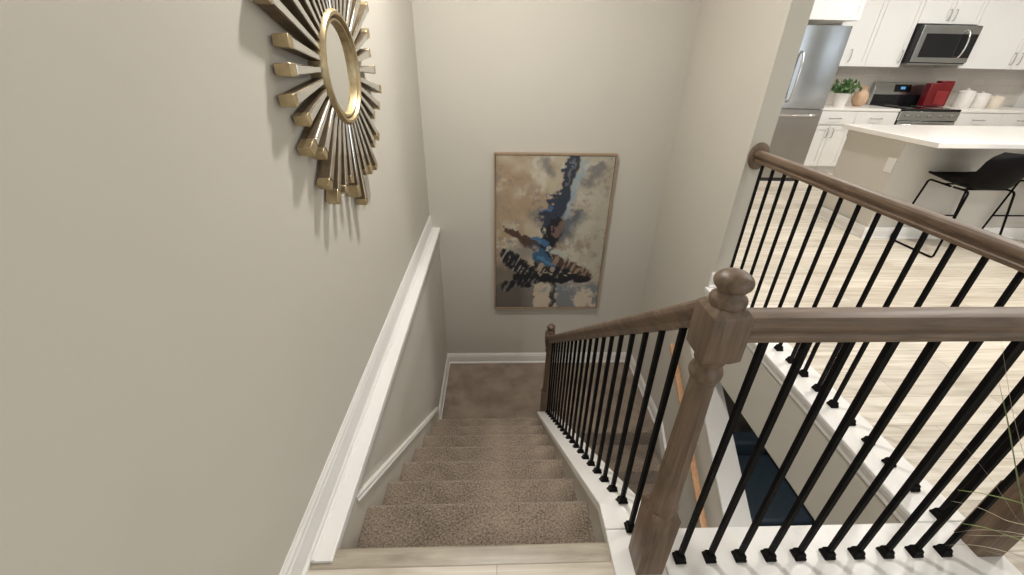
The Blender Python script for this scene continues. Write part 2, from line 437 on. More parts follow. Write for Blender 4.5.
# ------------------------------------------------------------------ newel posts
def newel(name, label, x, y, zb, blockc, zblk, s=.0425, shaft_top=None, group=None):
    t = thing(name, label, 'newel post', (x, y, zb))
    z0, z1 = zblk[0] - zb, zblk[1] - zb        # block
    bt = zblk[2] - zb                           # top of base square
    def sq(h0, h1, nm):
        bm = BM()
        c = .016
        rings = []
        for hh, ss in ((h0, s * .72), (h0 + c, s), (h1 - c, s), (h1, s * .70)):
            rings.append([bm.verts.new((ss * a, ss * b, hh)) for a, b in ((-1, -1), (1, -1), (1, 1), (-1, 1))])
        for A, B in zip(rings, rings[1:]):
            for i in range(4): bm.faces.new((A[i], A[(i + 1) % 4], B[(i + 1) % 4], B[i]))
        bm.faces.new(rings[0]); bm.faces.new(rings[-1])
        return mk(nm, bm, M['railz'], t, bevel=.002)
    # base square
    bm = BM(); rings = []
    for hh, ss in ((0, s), (bt - .018, s), (bt, s * .78)):
        rings.append([bm.verts.new((ss * a, ss * b, hh)) for a, b in ((-1, -1), (1, -1), (1, 1), (-1, 1))])
    for A, B in zip(rings, rings[1:]):
        for i in range(4): bm.faces.new((A[i], A[(i + 1) % 4], B[(i + 1) % 4], B[i]))
    bm.faces.new(rings[0]); bm.faces.new(rings[-1])
    mk('base_block', bm, M['railz'], t, bevel=.002)
    sq(z0, z1, 'top_block')
    bm = BM()
    L = z0 - bt
    pr = [(s * .80, bt - .02), (s * .93, bt + .002), (s * .97, bt + .012), (s * .88, bt + .028), (s * .86, bt + .04)]
    pr += [(s * (.86 - .20 * k / 8), bt + .04 + (L - .108) * k / 8) for k in range(1, 9)]
    pr += [(s * .64, z0 - .062), (s * .76, z0 - .058), (s * .85, z0 - .049), (s * .87, z0 - .040), (s * .81, z0 - .030), (s * .69, z0 - .022), (s * .66, z0 - .016), (s * .78, z0 - .008), (s * .78, z0 + .01)]
    lathe(bm, pr, 40, flutes=(bt + .07, z0 - .07))
    mk('turned_shaft', bm, M['railz'], t, smooth=True, sharp=45)
    bm = BM()
    pr = [(s * .74, z1 - .01), (s * .84, z1), (s * .86, z1 + .004), (s * .88, z1 + .010), (s * .82, z1 + .017), (s * .66, z1 + .022), (s * .60, z1 + .026), (s * .56, z1 + .031)]
    for k in range(1, 13):
        a = -PI / 2 + .6 + (PI - .6) * k / 12
        pr.append((s * .90 * math.cos(a) if k < 12 else .002, z1 + .050 + .0245 * math.sin(a)))
    lathe(bm, pr, 40)
    mk('finial', bm, M['railz'], t, smooth=True, sharp=50)
    return t
newel('newel_post', 'large turned newel post with mushroom finial at the head of the stairs', .476, .712, CT, None, (.852, .990, .31))
newel('newel_post', 'small distant newel post at the foot of the carpeted upper flight', .452, 2.805, LZ, None, (-.72, -.575, -1.22), s=.040)
newel('newel_post', 'corner newel post at the lower right, its brown square base behind grass blades', 1.622, .738, CT, None, (.855, .985, .31))

# ------------------------------------------------------------------ railings
def rail_prof(w=.030, h=.068, n=7):
    """handrail section centred on x, bottom at 0"""
    half = [(w * .62, 0), (w * .66, .004), (w * .66, h * .20), (w * .58, h * .26), (w * .60, h * .36), (w * .80, h * .46), (w * .97, h * .58), (w, h * .70), (w * .93, h * .84), (w * .70, h * .95), (w * .35, h)]
    return half + [(-a, b) for a, b in reversed(half)]
IR = .0068
def baluster(x, y, z0, z1, parent, tilt=0):
    bm = BM(); box(bm, -IR, IR, -IR, IR, 0, z1 - z0)
    b = mk('baluster', bm, M['iron'], parent); b.location = Vector((x, y, z0)) - parent.location
    bm = BM()
    rings = []
    tl = math.tan(tilt)
    for hh, ss in ((0, .017), (.009, .017), (.013, .0145), (.026, .0125), (.031, .0095), (.031, .007)):
        rings.append([bm.verts.new((ss * a, ss * c, hh + ss * c * tl)) for a, c in ((-1, -1), (1, -1), (1, 1), (-1, 1))])
    for A, B in zip(rings, rings[1:]):
        for i in range(4): bm.faces.new((A[i], A[(i + 1) % 4], B[(i + 1) % 4], B[i]))
    bm.faces.new(rings[0]); bm.faces.new(rings[-1])
    s = mk('baluster_shoe', bm, M['iron'], b)
    return b
def rail(parent, p0, p1, mat, vertical_up=True):
    p0, p1 = Vector(p0), Vector(p1)
    d = (p1 - p0)
    side = Vector((d.y, -d.x, 0)).normalized()
    bm = BM(); sweep(bm, rail_prof(), p0, p1, side, (0, 0, 1))
    o = mk('handrail', bm, mat, parent, smooth=True, sharp=28, origin=parent.location); o.location = (0, 0, 0)
    return o
# near level railing
t = thing('balcony_railing', 'nearest level handrail with black balusters, crossing the right foreground from the big newel post', 'railing', (1.04, YN, CT))
rail(t, (.5205, YN, .898), (1.578, YN, .898), M['railx'])
for k in range(11): baluster(.589 + .0985 * k, YN, CT, .897, t) if k < 10 else None
# far level railing with wall rosette
t = thing('balcony_railing', 'farther level railing along the kitchen floor, ending at an oval rosette on the wall end', 'railing', (XF, 1.6, CT))
rail(t, (XF, YE - .02, .892), (XF, .783, .892), M['raily'])
for k in range(16): baluster(XF, .838 + .1065 * k, CT, .897, t)
bm = BM(); lathe(bm, [(.056, 0), (.061, .003), (.061, .014), (.054, .020), (.03, .021)], 40)
bmesh.ops.transform(bm, verts=bm.verts[:], matrix=Matrix.Diagonal((1, 1.3, 1, 1)))
bmesh.ops.rotate(bm, verts=bm.verts[:], cent=(0, 0, 0), matrix=Matrix.Rotation(R(90), 3, 'X'))
o = mk('wall_rosette', bm, M['railz'], t, smooth=True, sharp=40); o.location = Vector((XF + .006, YE, .925)) - t.location
# stair railing
t = thing('stair_railing', 'sloping handrail with black balusters going down beside the carpeted stairs', 'railing', (.455, 1.8, -.7))
RS = .777
def rt(y): return .987 - RS * (y - .75)
bm = BM(); sweep(bm, rail_prof(h=.078), (.469, .7565, rt(.7565) - .082), (.452, 2.762, rt(2.762) - .082), (1, 0, 0), (0, 0, 1))
o = mk('handrail', bm, M['raily'], t, smooth=True, sharp=28, origin=t.location); o.location = (0, 0, 0)
ys = [.818] + [.921 + .0985 * k for k in range(19)]
for y in ys:
    zb = CT if y < .909 else CT - .788 * (y - .909)
    baluster(.458, y, zb - .002, rt(y) - .078, t, 0 if y < .909 else -math.atan(.788))

# lower flight oak handrail
t = thing('stair_handrail', 'orange oak wall handrail of the lower flight, seen between the balusters', 'handrail', (1.45, 2.2, -1.0))
bm = BM()
p0, p1 = Vector((1.455, 2.695, -.640)), Vector((1.455, 1.0, -.640 - .775 * 1.695))
sweep(bm, [(-.022, -.02), (.022, -.02), (.026, 0), (.024, .018), (.012, .026), (-.012, .026), (-.024, .018), (-.026, 0)], p0, p1, (1, 0, 0), (0, 0, 1))
o = mk('handrail', bm, M['oak'], t, bevel=.003, origin=t.location); o.location = (0, 0, 0)
for f in (.15, .8):
    p = p0.lerp(p1, f)
    bm = BM(); tube(bm, rnd([(p.x, p.y, p.z - .02), (p.x, p.y, p.z - .06), (XR - .001, p.y, p.z - .07)]), .006)
    o = mk('rail_bracket', bm, M['chrome'], t, smooth=True, origin=t.location); o.location = (0, 0, 0)

# ------------------------------------------------------------------ sunburst mirror
mc = Vector((XL, 1.745, 1.372))
t = thing('sunburst_mirror', 'large gold sunburst mirror with mirrored rays, hung on the left wall above the stairs', 'mirror', mc)
def ring_mesh(prof, n=64):
    bm = BM(); rings = []
    for i in range(n):
        a = 2 * PI * i / n
        rings.append([bm.verts.new((h, r * math.cos(a), r * math.sin(a))) for r, h in prof])
    m = len(prof)
    for i in range(n):
        A, B = rings[i], rings[(i + 1) % n]
        for k in range(m): bm.faces.new((A[k], A[(k + 1) % m], B[(k + 1) % m], B[k]))
    return bm
mk('mirror_frame', ring_mesh([(.186, .0), (.192, .020), (.190, .048), (.182, .058), (.172, .058), (.168, .052), (.166, .044), (.163, .044), (.160, .050), (.153, .050), (.147, .040), (.145, .0)]), M['gold'], t, smooth=True, sharp=35)
mk('frame_groove', ring_mesh([(.1665, .040), (.1665, .0455), (.1625, .0455), (.1625, .040)]), M['black'], t)
bm = BM(); prism(bm, [(.150 * math.cos(2 * PI * i / 64), .150 * math.sin(2 * PI * i / 64)) for i in range(64)], 'X', .002, .034); mk('mirror_glass', bm, M['mirror'], t)
lens = [.47, .41, .48, .525, .45, .405, .465, .52, .43, .45, .49, .42]
NR = 38
for k in range(NR):
    a = 2 * PI * (k + .35) / NR
    L = lens[k % 12] * (1 if k % 5 else .96)
    w0, w1 = .0075, .0165
    h0, h1 = .044, .052
    r0 = .175; cap = .026 if k % 3 else .046
    bm = BM()
    def sect(r, w, h): return [bm.verts.new((hh, s, r)) for s, hh in ((-w * .8, .008), (w * .8, .008), (w, h), (-w, h))]
    S = [sect(r0, w0, h0), sect(L, w1, h1)]
    for i in range(4): bm.faces.new((S[0][i], S[0][(i + 1) % 4], S[1][(i + 1) % 4], S[1][i]))
    bm.faces.new(S[0]); bm.faces.new(S[1])
    ry = mk('ray', bm, M['darkgold'], t, bevel=.0015, seg=1)
    ry.rotation_euler = (a, 0, 0)
    fr = (L - cap - r0) / (L - r0); we = w0 + (w1 - w0) * fr; he = h0 + (h1 - h0) * fr
    bm = BM()
    def csec(r, w, h, g): return [bm.verts.new((hh, s, r)) for s, hh in ((-w * .84 - g, .010), (w * .84 + g, .010), (w + g, h + g), (-w - g, h + g))]
    S = [csec(L - cap, we, he, .0012), csec(L + .0015, w1, h1, .0012)]
    for i in range(4): bm.faces.new((S[0][i], S[0][(i + 1) % 4], S[1][(i + 1) % 4], S[1][i]))
    bm.faces.new(S[0]); bm.faces.new(S[1])
    mk('ray_tip', bm, M['gold'], ry, bevel=.0015, seg=1)
    bm = BM()
    q = [bm.verts.new(v) for v in ((h0 + .0006, -w0 * .92, r0), (h0 + .0006, w0 * .92, r0), (he + .0006, we * .92, L - cap), (he + .0006, -we * .92, L - cap))]
    q2 = [bm.verts.new(v) for v in ((h0 + .003, -w0 * .7, r0), (h0 + .003, w0 * .7, r0), (he + .003, we * .75, L - cap - .003), (he + .003, -we * .75, L - cap - .003))]
    bm.faces.new(q); bm.faces.new(q2)
    for i in range(4): bm.faces.new((q[i], q[(i + 1) % 4], q2[(i + 1) % 4], q2[i]))
    mk('mirror_strip', bm, M['strip'], ry)

# ------------------------------------------------------------------ painting
PX0, PX1, PZ0, PZ1 = -.022, 1.050, -.860, .706
PY = D - .002
t = thing('framed_painting', 'tall abstract painting in cream, black and blue, hung on the back stair wall', 'painting', ((PX0 + PX1) / 2, PY, (PZ0 + PZ1) / 2))
W, Hh = PX1 - PX0, PZ1 - PZ0
bm = BM(); f = .014
box(bm, -W / 2, W / 2, -.040, 0, Hh / 2 - f, Hh / 2); box(bm, -W / 2, W / 2, -.040, 0, -Hh / 2, -Hh / 2 + f)
box(bm, -W / 2, -W / 2 + f, -.040, 0, -Hh / 2 + f, Hh / 2 - f); box(bm, W / 2 - f, W / 2, -.040, 0, -Hh / 2 + f, Hh / 2 - f)
mk('picture_frame', bm, M['frame'], t)
bm = BM(); g = .005
box(bm, -W / 2 + f, W / 2 - f, -.022, -.004, -Hh / 2 + f, Hh / 2 - f); mk('shadow_gap', bm, M['black'], t)
def h2(i, j, s=0):
    n = (i * 374761393 + j * 668265263 + s * 2147483647) & 0xffffffff
    n = ((n ^ (n >> 13)) * 1274126177) & 0xffffffff
    return ((n ^ (n >> 16)) & 0xffff) / 65535
def vn(x, y, s=0):
    i, j = math.floor(x), math.floor(y); fx, fy = x - i, y - j
    fx = fx * fx * (3 - 2 * fx); fy = fy * fy * (3 - 2 * fy)
    a = h2(i, j, s) * (1 - fx) + h2(i + 1, j, s) * fx; b = h2(i, j + 1, s) * (1 - fx) + h2(i + 1, j + 1, s) * fx
    return a * (1 - fy) + b * fy
def fbm(x, y, s=0): return (vn(x, y, s) + .5 * vn(x * 2.1, y * 2.1, s + 1) + .25 * vn(x * 4.3, y * 4.3, s + 2) + .13 * vn(x * 9, y * 9, s + 3)) / 1.88
def seg(u, v, a, b, w0, w1):
    """signed closeness to a tapered stroke in (u, v*1.46)"""
    ax, ay, bx, by = a[0], a[1] * 1.46, b[0], b[1] * 1.46
    px, py = u - ax, v * 1.46 - ay; dx, dy = bx - ax, by - ay
    tt = max(0, min(1, (px * dx + py * dy) / (dx * dx + dy * dy)))
    d = math.hypot(px - dx * tt, py - dy * tt)
    return 1 - d / (w0 + (w1 - w0) * tt)
def mixc(c, d, k):
    k = max(0, min(1, k)); return tuple(x + (y - x) * k for x, y in zip(c, d))
def sm(x, a, b):
    x = max(0, min(1, (x - a) / (b - a))); return x * x * (3 - 2 * x)
BLK = (.010, .010, .015); NVY = (.028, .036, .058); BLU = (.05, .15, .30); LBL = (.24, .34, .42); CRM = (.45, .39, .29); TAN = (.36, .265, .175); GRY = (.17, .165, .16); BRN = (.075, .042, .030); WHT = (.56, .52, .43)
def paint(u, v):
    n1 = fbm(u * 5, v * 7, 1); n2 = fbm(u * 12, v * 17, 5); n3 = fbm(u * 34, v * 50, 9)
    uu = u + (n1 - .5) * .07 + (n2 - .5) * .07 + (n3 - .5) * .06; vv = v + (n2 - .5) * .07 + (n3 - .5) * .04
    c = mixc(CRM, TAN, sm(n1 + .35 * (1 - u) - .35 * v, .42, .80))
    c = mixc(c, WHT, sm(n2 + .2 * (u - .5), .52, .75) * .7)
    c = mixc(c, (.36, .345, .29), sm(u, .55, .95) * .5)
    c = mixc(c, GRY, .45 * sm(n3 + (n1 - .5) * .8, .62, .80))
    def cloud(a, b, w0, w1, col, k, soft=.9):
        nonlocal c
        c = mixc(c, col, k * sm(seg(uu, vv, a, b, w0, w1) + (n3 - .5) * .7, 0, soft))
    def stroke(a, b, w0, w1, col, k=1, soft=.35):
        nonlocal c
        c = mixc(c, col, k * sm(seg(uu, vv, a, b, w0, w1) + (n3 - .5) * .9, 0, soft))
    cloud((.10, .24), (.36, .36), .13, .10, TAN, .6)
    cloud((.40, .04), (.46, .10), .09, .06, GRY, .8)
    cloud((.80, .14), (.90, .06), .09, .07, GRY, .9)
    cloud((.60, .46), (.72, .36), .16, .13, (.10, .115, .135), .95)
    cloud((.36, .34), (.50, .40), .12, .12, (.16, .155, .15), .8)
    cloud((.18, .60), (.45, .54), .13, .13, (.20, .19, .18), .75)
    cloud((.74, .03), (.60, .33), .055, .09, LBL, .75)
    cloud((.62, .0), (.55, .26), .05, .05, BLU, .8)
    if v > .80:
        c2 = mixc((.16, .15, .14), (.25, .225, .19), n2)
        if .37 < u + (n3 - .5) * .05 < .53: c2 = mixc((.55, .42, .28), WHT, n2)
        if u > .57: c2 = mixc((.20, .21, .22), (.58, .50, .40), sm(n1 + n2 + (n3 - .5) * .6, .85, 1.2))
        c = mixc(c, c2, sm(vv, .79, .84))
        c = mixc(c, BLK, .85 * sm(.02 - abs(uu - .555), -.004, .012))
    if u < .34 and v > .58: c = mixc(c, (.10, .085, .075), sm(vv, .60, .72) * .75 * sm(.34 - u, 0, .12))
    # long dark fall from the top
    stroke((.655, .0), (.56, .28), .060, .062, (.030, .034, .048))
    stroke((.64, .02), (.60, .16), .018, .012, (.16, .17, .19), .7)
    stroke((.57, .24), (.48, .40), .085, .095, NVY)
    stroke((.49, .30), (.40, .33), .02, .012, BLU, .9)
    stroke((.08, .445), (.32, .53), .016, .065, BRN)
    stroke((.55, .40), (.42, .62), .090, .105, BLK)
    stroke((.60, .40), (.55, .46), .04, .04, (.20, .13, .10), .8)
    stroke((.33, .50), (.46, .545), .024, .034, BLU, .85)
    stroke((.36, .60), (.58, .69), .075, .055, (.04, .10, .19), .95)
    stroke((.40, .63), (.50, .66), .03, .02, (.07, .20, .36), .8)
    stroke((.51, .59), (.64, .62), .032, .02, (.42, .44, .42), .85)
    # streaked wings
    st = sm(vn((u * .8 + v * .6) * 70, (v * .8 - u * .6) * 16, 20) * .7 + n3 * .4, .56, .72)
    def wing(a, b, w0, w1, dark, light, k):
        nonlocal c
        c = mixc(c, mixc(dark, light, st * k), sm(seg(uu, vv, a, b, w0, w1) + (n3 - .5) * .8, 0, .3))
    wing((.11, .63), (.33, .74), .085, .075, BLK, (.38, .36, .32), .85)
    wing((.54, .64), (.86, .76), .055, .075, BRN, (.36, .27, .20), .75)
    wing((.40, .70), (.66, .73), .05, .05, BLK, (.50, .40, .30), .7)
    stroke((.22, .775), (.87, .785), .070, .050, BLK)
    wing((.10, .84), (.36, .80), .070, .055, BLK, GRY, .8)
    stroke((.38, .865), (.68, .85), .018, .02, (.26, .33, .38), .8 * st)
    return c
NX, NY = 160, 232
me = bpy.data.meshes.new('canvas')
cw, ch = W - 2 * f - 2 * g, Hh - 2 * f - 2 * g
vs = [((i / NX - .5) * cw, -.034, (.5 - j / NY) * ch) for j in range(NY + 1) for i in range(NX + 1)]
fs = [(j * (NX + 1) + i, (j + 1) * (NX + 1) + i, (j + 1) * (NX + 1) + i + 1, j * (NX + 1) + i + 1) for j in range(NY) for i in range(NX)]
nb = len(vs)
vs += [(-cw / 2, -.022, ch / 2), (cw / 2, -.022, ch / 2), (cw / 2, -.022, -ch / 2), (-cw / 2, -.022, -ch / 2)]
c4 = [0, NX, NY * (NX + 1) + NX, NY * (NX + 1)]
fs += [(c4[i], c4[(i + 1) % 4], nb + (i + 1) % 4, nb + i) for i in range(4)] + [(nb, nb + 1, nb + 2, nb + 3)]
me.from_pydata(vs, [], fs)
ca = me.color_attributes.new('paint', 'FLOAT_COLOR', 'POINT')
for j in range(NY + 1):
    for i in range(NX + 1):
        ca.data[j * (NX + 1) + i].color = (*paint(i / NX, j / NY), 1)
for k in range(4): ca.data[nb + k].color = (.5, .45, .35, 1)
m, nt, b = new_mat('abstract paint')
an = nt.nodes.new('ShaderNodeVertexColor'); an.layer_name = 'paint'
tc = nt.nodes.new('ShaderNodeTexCoord'); nn = nt.nodes.new('ShaderNodeTexNoise'); nn.inputs['Scale'].default_value = 45; nn.inputs['Detail'].default_value = 5
nt.links.new(tc.outputs['Object'], nn.inputs['Vector'])
bc = nt.nodes.new('ShaderNodeBump'); bc.inputs['Strength'].default_value = .25; bc.inputs['Distance'].default_value = .005
nt.links.new(nn.outputs['Fac'], bc.inputs['Height']); nt.links.new(bc.outputs['Normal'], b.inputs['Normal'])
nt.links.new(an.outputs['Color'], b.inputs['Base Color']); b.inputs['Roughness'].default_value = .55
link('canvas', me, m, t)

# ------------------------------------------------------------------ kitchen
YB, YF, YU = 6.65, 6.0, 6.32       # wall, base front, upper front
CTZ = .885
def bar_handle(bm, x, z, y, L, vert=True, r=.005):
    if vert: tube(bm, rnd([(x, y, z), (x, y - .03, z), (x, y - .03, z + L), (x, y, z + L)], 1), r, 6)
    else: tube(bm, rnd([(x, y, z), (x, y - .03, z), (x + L, y - .03, z), (x + L, y, z)], 1), r, 6)
def shaker(bm, x0, x1, z0, z1, y, f=.055):
    """door slab in front of plane y with recessed panel"""
    g = .003
    box(bm, x0 + g, x1 - g, y - .012, y - .001, z0 + g, z1 - g)
    for a, b, c, d in ((x0 + g, x1 - g, z0 + g, z0 + f), (x0 + g, x1 - g, z1 - f, z1 - g), (x0 + g, x0 + f, z0 + f, z1 - f), (x1 - f, x1 - g, z0 + f, z1 - f)):
        box(bm, a, b, y - .020, y - .010, c, d)
def cabinet(name, label, x0, x1, y, z0, z1, doors, drawers=(), handle='b', group=None, toe=False):
    """doors: list of (x0,x1,z0,z1,handle x,handle z,len)"""
    t = thing(name, label, 'cabinet', ((x0 + x1) / 2, YB, z0), group)
    o0 = Vector(t.location)
    bm = BM(); box(bm, x0, x1, y, YB - .001, z0 + (.1 if toe else 0), z1)
    if toe: box(bm, x0, x1, y + .07, YB - .001, z0, z0 + .1)
    mk('carcass', bm, M['cab'], t, origin=o0).location = (0, 0, 0)
    for a, b, c, d, hx, hz, hl in doors:
        bm = BM(); shaker(bm, a, b, c, d, y)
        dr = mk('door', bm, M['cab'], t, origin=o0); dr.location = (0, 0, 0)
        bm = BM(); bar_handle(bm, hx, hz, y - .020, hl)
        mk('door_handle', bm, M['darksteel'], dr, smooth=True, origin=o0).location = (0, 0, 0)
    for a, b, c, d in drawers:
        bm = BM(); box(bm, a + .003, b - .003, y - .020, y - .001, c + .003, d - .003)
        dr = mk('drawer', bm, M['cab'], t, origin=o0, bevel=.003); dr.location = (0, 0, 0)
        bm = BM(); bar_handle(bm, (a + b) / 2 - .08, (c + d) / 2, y - .020, .16, False)
        mk('drawer_handle', bm, M['darksteel'], dr, smooth=True, origin=o0).location = (0, 0, 0)
    return t
UB = 1.385; UT = 2.35
# upper cabinets
cabinet('wall_cabinet', 'white upper cabinet beside the refrigerator, first with a vertical handle low at its left', 4.56, 5.08, YU, UB, UT, [(4.56, 5.08, UB, UT, 4.82, UB + .06, .14)])
cabinet('wall_cabinet', 'white upper cabinet just left of the microwave, above the stove controls', 5.08, 5.58, YU, UB, UT, [(5.08, 5.58, UB, UT, 5.53, UB + .06, .14)])
cabinet('wall_cabinet', 'short white cabinet directly above the microwave, with a pair of handles', 5.58, 6.42, YU, 1.90, UT, [(5.58, 6.0, 1.90, UT, 5.96, 1.94, .12), (6.0, 6.42, 1.90, UT, 6.04, 1.94, .12)])
cabinet('wall_cabinet', 'white upper cabinet to the right of the microwave', 6.42, 7.95, YU, UB, UT, [(6.42, 7.20, UB, UT, 7.15, UB + .06, .14), (7.20, 7.95, UB, UT, 7.25, UB + .06, .14)])
cabinet('wall_cabinet', 'deep white cabinet above the steel refrigerator', 3.16, 4.50, 5.95, 1.885, UT, [(3.16, 3.72, 1.885, UT, 3.68, 1.93, .12), (3.72, 4.50, 1.885, UT, 3.76, 1.93, .12)])
# base cabinets
cabinet('base_cabinet', 'white base cabinet right of the refrigerator with two drawers above a pair of doors', 4.40, 5.575, YF, 0, .85,
        [(4.40, 4.68, .10, .66, 4.64, .50, .12), (4.68, 4.98, .10, .66, 4.72, .50, .12), (4.98, 5.575, .10, .66, 5.03, .50, .12)], [(4.40, 4.98, .67, .845), (4.98, 5.575, .67, .845)], toe=True)
cabinet('base_cabinet', 'white base cabinet with two drawers right of the stove', 6.435, 7.75, YF, 0, .85,
        [(6.435, 7.09, .10, .66, 7.04, .50, .12), (7.09, 7.75, .10, .66, 7.14, .50, .12)], [(6.435, 7.09, .67, .845), (7.09, 7.75, .67, .845)], toe=True)
bm = BM(); box(bm, 4.36, 5.578, YF - .025, YB - .001, .851, CTZ); tag(mk('countertop', bm, M['quartz'], bevel=.003), 'white countertop slab between the refrigerator and the stove, with potted herb and vase', 'countertop')
bm = BM(); box(bm, 6.432, 7.78, YF - .025, YB - .001, .851, CTZ); tag(mk('countertop', bm, M['quartz'], bevel=.003), 'white countertop slab right of the stove, with white canisters', 'countertop')
bm = BM(); box(bm, 4.36, 8.2, YB - .012, YB - .001, CTZ, UB); struct('wall_backsplash', bm, M['tile'])
# tall white pantry at far right
t = thing('pantry_cabinet', 'tall white cabinet panel at the right picture edge beyond the canisters', 'cabinet', (8.25, YB, 0))
o0 = Vector(t.location)
bm = BM(); box(bm, 7.96, 8.8, 5.95, YB - .001, 0, UT); mk('carcass', bm, M['cab'], t, origin=o0).location = (0, 0, 0)
bm = BM(); shaker(bm, 7.96, 8.8, .1, UT, 5.95); d_ = mk('door', bm, M['cab'], t, origin=o0); d_.location = (0, 0, 0)
# refrigerator
FX0, FX1, FY = 3.14, 4.135, 5.50
FS = 3.575
t = thing('refrigerator', 'stainless steel french door refrigerator with curved handle beside the end of the stair wall', 'refrigerator', ((FX0 + FX1) / 2, 6.0, 0))
o0 = Vector(t.location)
def fr(nm, bm, mat, parent=None, **k):
    o = mk(nm, bm, mat, parent or t, origin=o0, **k); o.location = (0, 0, 0); return o
bm = BM(); box(bm, FX0, FX1, FY + .06, YB - .02, .04, 1.80); fr('fridge_body', bm, M['darksteel'], bevel=.005)
bm = BM(); box(bm, FX0 + .02, FX1 - .02, FY + .01, FY + .2, 0, .046)
fr('toe_grille', bm, M['black'])
def curved_door(x0, x1, z0, z1):
    bm = BM(); n = 10; top = []; 
    pts = [(x0 + (x1 - x0) * i / n, FY + .018 * ((i / n - .5) * 2) ** 2) for i in range(n + 1)]
    prism(bm, pts + [(x1, FY + .055), (x0, FY + .055)], 'Z', z0, z1); return bm
d1 = fr('door', curved_door(FX0, FS - .004, .915, 1.80), M['steel'], smooth=True, sharp=40)
d2 = fr('door', curved_door(FS + .004, FX1, .915, 1.80), M['steel'], smooth=True, sharp=40)
for d_, x in ((d1, FS - .045), (d2, FS + .045)):
    bm = BM(); tube(bm, rnd([(x, FY + .012, .99), (x, FY - .055, 1.02), (x, FY - .07, 1.25), (x, FY - .055, 1.50), (x, FY + .012, 1.54)], 2), .013, 10)
    fr('door_handle', bm, M['chrome'], d_, smooth=True)
dz = fr('freezer_drawer', curved_door(FX0, FX1, .05, .905), M['darksteel'], smooth=True, sharp=40)
bm = BM(); tube(bm, rnd([(FX0 + .1, FY + .01, .84), (FX0 + .1, FY - .055, .84), (FX1 - .1, FY - .055, .84), (FX1 - .1, FY + .01, .84)], 2), .012, 10)
# the drawer handle
fr('drawer_handle', bm, M['chrome'], dz, smooth=True)
# stove
SX0, SX1 = 5.582, 6.428
t = thing('stove', 'stainless steel freestanding stove with black cooktop and lit clock on its back panel', 'stove', ((SX0 + SX1) / 2, 6.3, 0))
o0 = Vector(t.location)
bm = BM(); box(bm, SX0, SX1, YF - .02, YB - .03, .02, .855); fr('stove_body', bm, M['black'], bevel=.003)
bm = BM(); box(bm, SX0, SX1, YF - .045, YF - .02, .74, .858); cp = fr('control_panel', bm, M['steel'], bevel=.004)
for i in range(5):
    x = SX0 + .10 + i * (SX1 - SX0 - .2) / 4
    bm = BM(); tube(bm, [(x, YF - .045, .80), (x, YF - .052, .80), (x, YF - .075, .80)], .019, 16, r2=.015); fr('knob', bm, M['darksteel'], cp, smooth=True, sharp=40)
bm = BM(); box(bm, SX0 + .01, SX1 - .01, YF - .045, YF - .02, .22, .73); ov = fr('oven_door', bm, M['steel'], bevel=.004)
bm = BM(); box(bm, SX0 + .12, SX1 - .12, YF - .048, YF - .044, .30, .62); fr('oven_window', bm, M['blackglass'], ov)
bm = BM(); tube(bm, rnd([(SX0 + .06, YF - .045, .69), (SX0 + .06, YF - .09, .69), (SX1 - .06, YF - .09, .69), (SX1 - .06, YF - .045, .69)], 2), .011, 8); fr('oven_handle', bm, M['chrome'], ov, smooth=True)
bm = BM(); box(bm, SX0 + .01, SX1 - .01, YF - .045, YF - .02, .03, .21); fr('bottom_drawer', bm, M['steel'], bevel=.004)
bm = BM(); box(bm, SX0 - .004, SX1 + .004, YF - .04, YB - .10, .858, CTZ + .006); fr('cooktop', bm, M['blackglass'], bevel=.003)
for i, (x, y, r) in enumerate(((SX0 + .22, 6.15, .09), (SX1 - .22, 6.15, .10), (SX0 + .22, 6.40, .08), (SX1 - .22, 6.40, .08))):
    bm = BM(); tube(bm, [(x + r * math.cos(a * PI / 12), y + r * math.sin(a * PI / 12), CTZ + .006) for a in range(24)], .0015, 5, closed=True)
    fr('burner_ring', bm, M['darksteel'])
bm = BM(); prism(bm, [(6.545, CTZ), (6.60, CTZ), (6.60, 1.19), (6.575, 1.19), (6.545, 1.04)], 'X', SX0, SX1); bk = fr('back_panel', bm, M['steel'], bevel=.004)
bm = BM(); box(bm, SX0 + .01, SX1 - .01, 6.539, 6.546, CTZ + .006, 1.03); fr('lower_panel', bm, M['blackglass'], bk)
bm = BM(); prism(bm, [(6.546, 1.065), (6.552, 1.065), (6.572, 1.165), (6.566, 1.165)], 'X', SX0 + .30, SX0 + .55); ds = fr('display', bm, M['blackglass'], bk)
bm = BM(); prism(bm, [(6.551, 1.10), (6.555, 1.10), (6.562, 1.135), (6.558, 1.135)], 'X', SX0 + .39, SX0 + .46); fr('clock', bm, M['screen'], bk)
